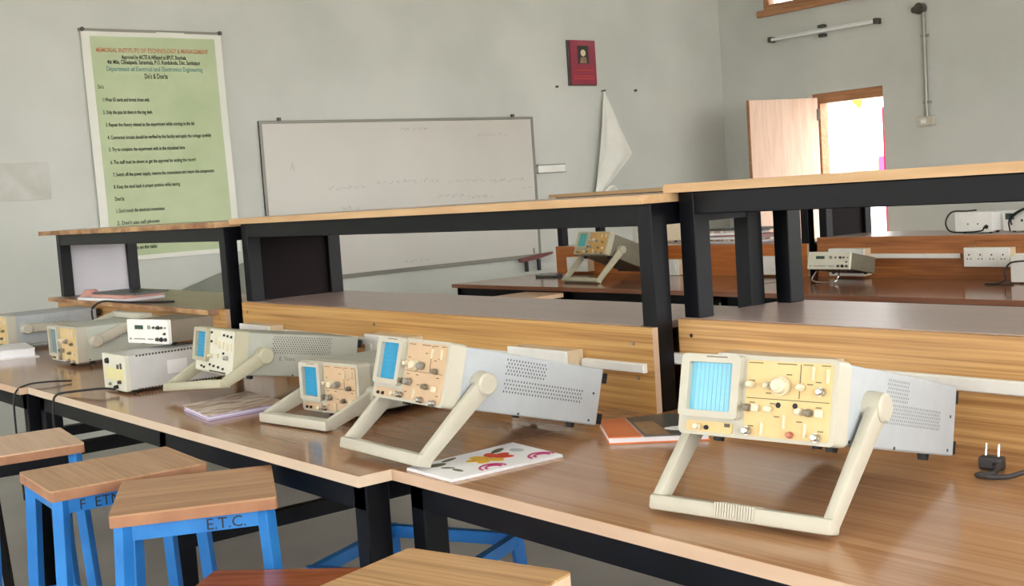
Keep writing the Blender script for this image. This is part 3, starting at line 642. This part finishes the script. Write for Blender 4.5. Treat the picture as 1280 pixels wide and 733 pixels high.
lg = thing('wall_ledge', 'small pale ledge fixed to the wall right of the whiteboard', 'ledge', (XW, 6.49, Zr(.19)))
bx('board', 'cloth_white', lg, .002, .03, -.14, .15, -.03, .03, bev=.003); bx('rim', 'aluminium', lg, .002, .034, -.14, .15, .0301, .036); bx('rim', 'aluminium', lg, .002, .034, -.14, .15, -.036, -.0301)
hk = thing('wall_rack', 'dark red little rack with two black pegs below the whiteboard corner', 'rack', (XW, 6.24, Zr(-.52)))
def rk(bm): prism(bm, [(-.15, -.03), (-.15, .0), (.03, .02), (.19, .03), (.19, .016), (.04, -.015)], .02, .05, Matrix(((0, 0, 1, 0), (1, 0, 0, 0), (0, 1, 0, 0), (0, 0, 0, 1))))
obj('plate', rk, 'rack_red', hk)
for yy in (-.085, .045):
    bx('peg', 'black_rubber', hk, .022, .045, yy-.012, yy+.012, -.11, -.018)
bx('stem', 'knob_dark', hk, .03, .036, .0, .006, .03, .075)
pf = thing('picture_frame', 'maroon framed certificate with a small portrait on the wall', 'picture', (XW, 6.905, Zr(.868)))
bx('backing', 'knob_dark', pf, .0, .02, -.152, .15, 0, .375); bx('print', 'maroon', pf, .02, .026, -.135, .15, .01, .375)
bx('portrait', 'ink', pf, .026, .027, -.05, .07, .18, .33)
obj('portrait_face', lambda bm: cyl(bm, (.027, .01, .27), (1, 0, 0), .028, .0006, 16), 'beige_plastic', pf)
obj('portrait_bust', lambda bm: prism(bm, [(-.03, .185), (.05, .185), (.04, .235), (-.02, .235)], .027, .0276, Matrix(((0, 0, 1, 0), (1, 0, 0, 0), (0, 1, 0, 0), (0, 0, 0, 1)))), 'cover_brown', pf)
for zz in (.055, .075, .125): bx('caption_line', 'flower_red', pf, .026, .0266, -.1, .12, zz, zz+.006)

# cloth hung from a nail by one corner
cl = thing('hanging_cloth', 'white cloth hung by one corner from a nail on the wall', 'cloth', (XW, 7.1, Zr(-.1)))
def clo(bm):
    top, right, bl = (7.125, .82), (7.425, .28), (6.92, -.10); mid = (7.0, .3)
    n, k = 26, 14; V = []
    for j in range(n+1):
        t = j/n; z = .82 - .92*t
        yl = 7.125 + (6.92-7.125)*t
        yr = 7.125+(7.425-7.125)*((.82-z)/.54) if z > .28 else 7.425+(6.955-7.425)*((.28-z)/.38)
        row = []
        for i in range(k+1):
            u = i/k; y = yl+(yr-yl)*u
            row.append((.03+.018*math.sin(u*9+t*3)*min(1, t*3)+.02*t, y-7.1, z+.1))
        V.append(row)
    for off in (0, -.002):
        g = [[bm.verts.new((p[0]+off, p[1], p[2])) for p in r] for r in V]
        for j in range(n):
            for i in range(k): bm.faces.new((g[j][i], g[j][i+1], g[j+1][i+1], g[j+1][i]))
obj('sheet', clo, 'cloth_white', cl, smooth=True)
obj('nail', lambda bm: cyl(bm, (0, .025, .925), (1, 0, 0), .006, .05, 8), 'knob_dark', cl)
for i in range(3):
    obj('fringe_fold', lambda bm: tube(bm, [(.05, -.06+.025*i, .06+.02*i), (.06, -.02+.03*i, .09+.012*i), (.05, .02+.03*i, .06+.01*i)], .012, 6, 4), 'cloth_white', cl)
for y, z, nm in ((6.62, .86, 'a nail head on the bare wall above the small ledge'), (7.52, .83, 'a nail head on the wall right of the hanging cloth')):
    n_ = obj('wall_nail', lambda bm: cyl(bm, (0, 0, 0), (1, 0, 0), .01, .02, 8), 'knob_dark'); n_.location = (XW, y, Zr(z)); tag(n_, nm, 'nail')
pp = bx('plaster_patch', 'plaster_patch', None, 0, .004, -.19, .19, -.115, .115, bev=.001); pp.location = (XW, 2.26, Zr(.275)); tag(pp, 'faint rectangular filled patch on the wall left of the banner', 'wall patch')
lb = bx('leaning_board', 'grey_board', None, 0, .012, -.45, .75, 0, .72); lb.location = (XW+.03, 3.34, .16); lb.rotation_euler = (.3, 0, 0); tag(lb, 'grey-green board propped at a slant against the wall under the banner', 'board')

# ------------------------------------------------------------------ door wall
fr = struct(thing('door_1', 'brown wooden frame and pale leaf of the open doorway', 'door', ((DX0+DX1)/2, YD, 0)))
dw = (DX1-DX0)/2; del fr['category']
bx('frame_head', 'frame_wood', fr, -dw, dw, .06, .16, DZ-.085, DZ-.002); bx('frame_jamb', 'frame_wood', fr, -dw, -dw+.075, .06, .16, 0, DZ-.085)
lf = bpy.data.objects.new('door_leaf', None); COL.objects.link(lf); lf.parent = fr; lf.location = (DX0+.10-(DX0+DX1)/2, -.02, 0); a_ = math.atan2(7.97-8.63, -6.79+6.59)
lf.rotation_euler = (0, 0, a_)
LW = .685
bx('leaf_panel', 'door_wood', lf, .0, LW, -.018, .018, .02, Zr(.652), bev=.003); bx('leaf_edge', 'frame_wood', lf, LW, LW+.006, -.018, .018, .02, Zr(.652))
for zz in (.4, 1.05, 1.7): bx('hinge', 'knob_dark', lf, -.012, .012, .018, .026, zz+.12, zz+.22)
wn = struct(thing('window_1', 'wooden ventilator window high on the door wall', 'window', ((VX0+VX1)/2, YD, VZ0))); del wn['category']
vw = (VX1-VX0)/2; vh = VZ1-VZ0
bx('window_sill', 'frame_wood', wn, -vw-.06, vw+.06, -.03, .1, -.055, .0)
for a in ((-vw, vw, vh-.05, vh), (-vw, vw, .0, .045)): bx('frame_rail', 'frame_wood', wn, a[0], a[1], .0, .08, a[2], a[3])
for x in (-vw, -.03, vw-.05): bx('frame_stile', 'frame_wood', wn, x, x+.055, .0, .08, .045, vh-.05)
for x in (-vw+.055, .025): bx('pane', 'window_glass', wn, x, x+vw-.085, .03, .036, .045, vh-.05)
tl = thing('tube_light', 'unlit fluorescent tube light slung across the door wall', 'tube light', (-6.49, YD, Zr(1.21)))
bx('batten', 'white_plastic', tl, -.5, .5, -.03, -.004, -.008, .018, bev=.003)
obj('tube', lambda bm: cyl(bm, (-.53, -.05, -.005), (1, 0, 0), .014, 1.06, 14), 'tube_glass', tl, smooth=True)
for x in (-.56, .53): bx('end_holder', 'knob_dark', tl, x, x+.035, -.068, -.0, -.026, .02, bev=.003)
bx('starter', 'knob_dark', tl, -.03, .03, -.06, -.0, .026, .05, bev=.008, seg=2); bx('choke', 'knob_dark', tl, -.03, .03, -.05, -.0, -.055, -.026, bev=.004)
pi = thing('conduit_pipe', 'grey conduit pipe running down the door wall to a switch box', 'pipe', (-5.53, YD, Zr(.4)))
obj('pipe', lambda bm: cyl(bm, (0, -.02, -.0), (0, 0, 1), .016, .83, 14), 'knob_grey', pi, smooth=True)
obj('round_box', lambda bm: (cyl(bm, (-.02, -.0, .845), (0, -1, 0), .045, .05, 20), cyl(bm, (-.07, -.0, .84), (0, -1, 0), .025, .04, 14), cyl(bm, (.0, -.05, .85), (0, -1, 0), .03, .02, 14)), 'knob_dark', pi)
for zz in (.1, .62): bx('saddle_clip', 'knob_grey', pi, -.022, .035, -.03, 0, zz, zz+.02)
sb = thing('switch_box', 'cream switch box at the foot of the conduit pipe', 'switch box', (-5.52, YD, Zr(.325)))
bx('box', 'cream_plastic', sb, -.085, .06, -.045, 0, 0, .075, bev=.004); bx('rocker', 'white_plastic', sb, -.05, .0, -.05, -.045, .02, .055, bev=.002); bx('cover', 'cream_plastic', sb, .025, .055, -.049, -.045, .005, .07, bev=.001)

# ------------------------------------------------------------------ beyond the door
def outside():
    st = thing('bunting', 'string of orange and cyan pennants outside the doorway', 'bunting', (-7.4, 10.2, -.13))
    zz = Zr(.755)+.13
    obj('string', lambda bm: tube(bm, [(-1.6, .0, zz+.03), (-.6, 0, zz), (.5, 0, zz), (1.3, 0, zz+.05)], .005, 6, 6), 'cloth_white', st)
    for x in (-1.6, 1.3): obj('pole', lambda bm: cyl(bm, (x, 0, 0), (0, 0, 1), .02, zz+.06, 10), 'cloth_white', st)
    for x, m in ((-.95, 'flag_orange'), (-.62, 'flag_orange'), (-.30, 'flag_cyan'), (-.11, 'cloth_white'), (.07, 'flag_orange'), (.29, 'flag_cyan'), (.52, 'flag_orange'), (.75, 'flag_cyan')):
        obj('pennant', lambda bm: prism(bm, [(x-.11, zz), (x+.11, zz), (x+.06, zz-.15)], 0, .003, Matrix(((1, 0, 0, 0), (0, 0, 1, 0), (0, 1, 0, 0), (0, 0, 0, 1)))), m, st)
    pc = thing('pink_drape', 'bright pink drape beside the doorway outside', 'drape', (-6.5, 9.6, -.13))
    def dr(bm):
        P = [(-.11+.3*i/30, .02*math.sin(i*1.3)) for i in range(31)]
        prism(bm, P + [(x, y+.008) for x, y in P[::-1]], .02, Zr(.57)+.13)
    obj('cloth', dr, 'pink_cloth', pc); obj('pole', lambda bm: cyl(bm, (.08, .06, 0), (0, 0, 1), .025, 2.1, 12), 'cloth_white', pc)
    hb = thing('arcade_building', 'distant yellow building with two arched openings beyond the doorway', 'building', (-35.5, 50, -.13))
    bx('wall', 'yellow_wall', hb, -.85, .75, 0, 1.5, 0, 2.05)
    bx('wing_wall', 'pink_cloth', hb, .8, 1.05, 0, 1.5, 0, 2.15)
    for x in (-.36, .04):
        def ar(bm): prism(bm, [(x-.14, .2), (x+.14, .2), (x+.14, 1.6)]+[(x+.14*math.cos(t*math.pi/8), 1.6+.2*math.sin(t*math.pi/8)) for t in range(1, 8)]+[(x-.14, 1.6)], 0, .05, Matrix(((1, 0, 0, 0), (0, 0, -1, 0), (0, 1, 0, 0), (0, 0, 0, 1))))
        obj('arched_opening', ar, 'dark_gap', hb)
outside()

# ------------------------------------------------------------------ papers, books, leads
def pose2(a, b, c):
    """origin, angle, width along a->b, depth along a->c (a,b,c are table points)"""
    a, b, c = Vector(a), Vector(b), Vector(c); d = b-a
    return a, math.atan2(d.y, d.x), d.length, abs((c-a).cross(d/d.length)) if False else abs((c.x-a.x)*d.y-(c.y-a.y)*d.x)/d.length
def quad_prism(bm, P, z0, z1): prism(bm, P, z0, z1)
mg = thing('magazine', 'white magazine with a red and yellow flower cover at the bench joint', 'magazine', (-2.045, 1.50, TT))
mo = (-2.045, 1.50)
MP = [(-2.128, 1.358), (-1.957, 1.352), (-1.945, 1.635), (-2.136, 1.652)]
def loc(P, o): return [(x-o[0], y-o[1]) for x, y in P]
for i in range(2):
    bm = bmesh.new(); prism(bm, [(x*(1-.006*i), y*(1-.006*i)) for x, y in loc(MP, mo)], .0005+.003*i, .003+.003*i); obj('page_block', bm, 'paper_white', mg)
def blob(name, cx, cy, rx, ry, m, z=.0064, a=0, par=mg, n=14):
    bm = bmesh.new(); prism(bm, [(cx+rx*math.cos(a)*math.cos(t*2*math.pi/n)-ry*math.sin(a)*math.sin(t*2*math.pi/n), cy+rx*math.sin(a)*math.cos(t*2*math.pi/n)+ry*math.cos(a)*math.sin(t*2*math.pi/n)) for t in range(n)], z-.0006, z); return obj(name, bm, m, par)
for i in range(7):
    an = i*2*math.pi/7; blob('printed_petal', -.005+.022*math.cos(an), .02+.035*math.sin(an), .022, .014, 'flower_yellow' if i in (0, 4, 5, 6) else 'flower_red', .0065+.0001*i, an)
blob('printed_leaf', -.045, -.09, .014, .022, 'leaf_dark'); blob('printed_leaf', -.05, .075, .01, .026, 'leaf_dark', a=.5); blob('printed_leaf', -.065, -.045, .008, .024, 'leaf_dark', a=.3); blob('printed_leaf', .03, -.09, .018, .006, 'leaf_dark'); blob('printed_leaf', -.005, -.09, .016, .006, 'leaf_dark', a=.6); blob('printed_ornament', -.02, .105, .02, .014, 'instrument_grey')
for cy in (-.03, .1):
    for r in (.03, .018):
        bm = bmesh.new(); tube(bm, [(.076-r*math.sin(t*math.pi/6)*1.1, cy+r*math.cos(t*math.pi/6), .0058) for t in range(7)], .0028, 5, 3); obj('printed_arc', bm, 'magenta', mg)

bo = (-2.03, 1.93)
BP = [(-2.12, 1.90), (-1.955, 1.778), (-1.80, 1.935), (-2.03, 2.06)]
bk = thing('book', 'orange and grey picture-cover book behind the large oscilloscope', 'book', (bo[0], bo[1], TT))
def lerpq(P, u0, u1, v0, v1):
    f = lambda u, v: tuple(((P[0][k]*(1-u)+P[1][k]*u)*(1-v)+(P[3][k]*(1-u)+P[2][k]*u)*v) for k in (0, 1))
    return [f(u0, v0), f(u1, v0), f(u1, v1), f(u0, v1)]
BL = loc(BP, bo)
obj('page_block', lambda bm: prism(bm, lerpq(BL, .01, .985, 0.01, .99), .0025, .0135), 'paper_white', bk)
obj('back_cover', lambda bm: prism(bm, BL, .0, .0025), 'cover_orange', bk)
obj('front_cover', lambda bm: prism(bm, lerpq(BL, 0, 1, .0, .32), .0135, .0165), 'cover_orange', bk, label='orange part of the cover')
obj('cover_stripe', lambda bm: prism(bm, lerpq(BL, 0, 1, .32, .35), .0135, .0165), 'paper_pink', bk)
obj('front_cover', lambda bm: prism(bm, lerpq(BL, 0, 1, .35, 1), .0135, .0165), 'cover_grey', bk)
obj('cover_picture', lambda bm: prism(bm, lerpq(BL, .3, .97, .38, .62), .0165, .017), 'cover_brown', bk)
cpt = lerpq(BL, .72, .72, .84, .84)[0]; blob('cover_badge', cpt[0], cpt[1], .045, .022, 'paper_white', .0172, .75, bk)

def leaflet(name, label, cat, P, layers, o):
    t = thing(name, label, cat, (o[0], o[1], TT)); z = .0005
    for nm, m, th, k in layers:
        bm = bmesh.new(); prism(bm, [(x*k, y*k) for x, y in loc(P, o)], z, z+th); obj(nm, bm, m, t); z += th+.0004
    return t
GP = [(-3.355, 1.39), (-3.105, 1.355), (-3.12, 1.60), (-3.42, 1.63)]
leaflet('magazine', 'glossy folded magazine with lilac page edges, uppermost in the pile on the middle bench', 'magazine', GP, [('page_block', 'paper_lilac', .004, .98), ('page_block', 'paper_white', .004, .95), ('page_block', 'paper_lilac', .004, .97), ('front_cover', 'cover_mixed', .002, 1)], (-3.25, 1.49))
leaflet('paper_sheets', 'white paper stack on the farthest bench at the left edge', 'paper', [(-5.75, 1.46), (-5.42, 1.44), (-5.36, 1.6), (-5.72, 1.66)], [('sheet', 'paper_white', .004, 1), ('sheet', 'paper_white', .03, .86), ('sheet', 'paper_white', .004, .88)], (-5.56, 1.53))
# books and papers on the shelves
pk = thing('paper_pile', 'pink and grey exercise books on the middle shelf of the farthest bench', 'books', (-5.75, 2.12, Zr(-.375)))
for i, (m, a, w, d, th) in enumerate((('paper_white', .1, .5, .2, .012), ('paper_pink', .0, .45, .18, .014), ('cover_grey', .12, .42, .17, .01))):
    bm = bmesh.new(); box(bm, -w/2, w/2, -d/2, d/2, 0, th, M=Matrix.Translation((.04*i, .01*i, .0005+.0135*i))@Matrix.Rotation(a, 4, 'Z')); obj('book', bm, m, pk)
obj('crumpled_bag', lambda bm: [cyl(bm, (-.32, -.03, .0005), (0, 0, 1), .06, .04, 9, .03)], 'paper_pink', pk)
ld = obj('black_lead', lambda bm: tube(bm, [(.25, .0, .005), (.1, -.08, .005), (-.1, -.12, .006), (-.25, -.14, .005), (-.32, -.165, -.03), (-.3, -.17, -.1)], .005, 6), 'black_rubber'); ld.location = (-5.36, 2.12, Zr(-.375)); tag(ld, 'black lead trailing over the front of the farthest bench shelf', 'cable')
pw = thing('paper_pile', 'heap of loose papers and files on the far middle shelf', 'papers', (-4.95, 5.66, Zr(-.38)))
for i in range(7):
    bm = bmesh.new(); box(bm, -.2, .2, -.11, .11, 0, .012, M=Matrix.Translation((random.uniform(-.07, .07), random.uniform(-.02, .02), .0005+.0125*i))@Matrix.Rotation(random.uniform(-.25, .25), 4, 'Z')); obj('sheet', bm, ('paper_white', 'cover_mixed', 'paper_white', 'paper_pink', 'paper_white', 'cover_mixed', 'cover_grey')[i], pw)
bm = bmesh.new(); box(bm, -.1, .1, -.07, .07, 0, .015, bev=.002); pb = obj('notebook', bm, 'cover_grey'); pb.location = (-6.17, 5.2, TT); tag(pb, 'closed dark notebook lying on the far worktop left of the oscilloscope', 'notebook')
cp_ = obj('paper_cup', lambda bm: cyl(bm, (0, 0, 0), (0, 0, 1), .02, .035, 14, .024), 'paper_pink', smooth=True); cp_.location = (-5.86, 5.05, TT); tag(cp_, 'tiny pale cup beside the handle of the far oscilloscope', 'cup')

pl = thing('power_plug', 'black two-pin plug lying on the nearest worktop with its lead', 'plug', (-1.195, 2.03, TT), (0, 0, .1))
bx('plug_body', 'knob_plug', pl, -.022, .022, -.012, .016, 0, .026, bev=.006, seg=2)
for x in (-.012, .012): obj('pin', lambda bm: cyl(bm, (x, .004, .024), (0, .15, 1), .0028, .024, 10), 'chrome', pl)
obj('lead', lambda bm: tube(bm, [(.008, -.008, .012), (.022, -.022, .012), (.024, -.045, .006), (.004, -.066, .006), (.018, -.074, .006), (.055, -.058, .006), (.1, -.03, .02), (.15, -.01, .015), (.3, .0, .006), (.6, -.05, .006)], .0048, 8), 'knob_plug', pl)
def px_cable(name, label, pts, r=.0055):
    o = obj(name, lambda bm: tube(bm, pts, r, 8), 'black_rubber', smooth=True); return tag(o, label, 'cable')
px_cable('power_cable', 'black cable from the grey power supply running over the bench edge', [(-3.90, 1.395, TT+.015), (-3.93, 1.36, TT+.02), (-4.02, 1.30, TT+.012), (-4.06, 1.255, TT+.004), (-4.07, 1.243, TT-.03), (-4.07, 1.24, TT-.12), (-4.07, 1.245, TT-.35), (-4.1, 1.24, TT-.6)], .004)
px_cable('power_cable', 'black cable hooked over the edge where the two far tables meet', [(-4.35, 1.40, TT+.006), (-4.37, 1.33, TT+.012), (-4.40, 1.26, TT+.008), (-4.415, 1.222, TT-.02), (-4.42, 1.215, TT-.12), (-4.42, 1.22, TT-.4)], .0035)
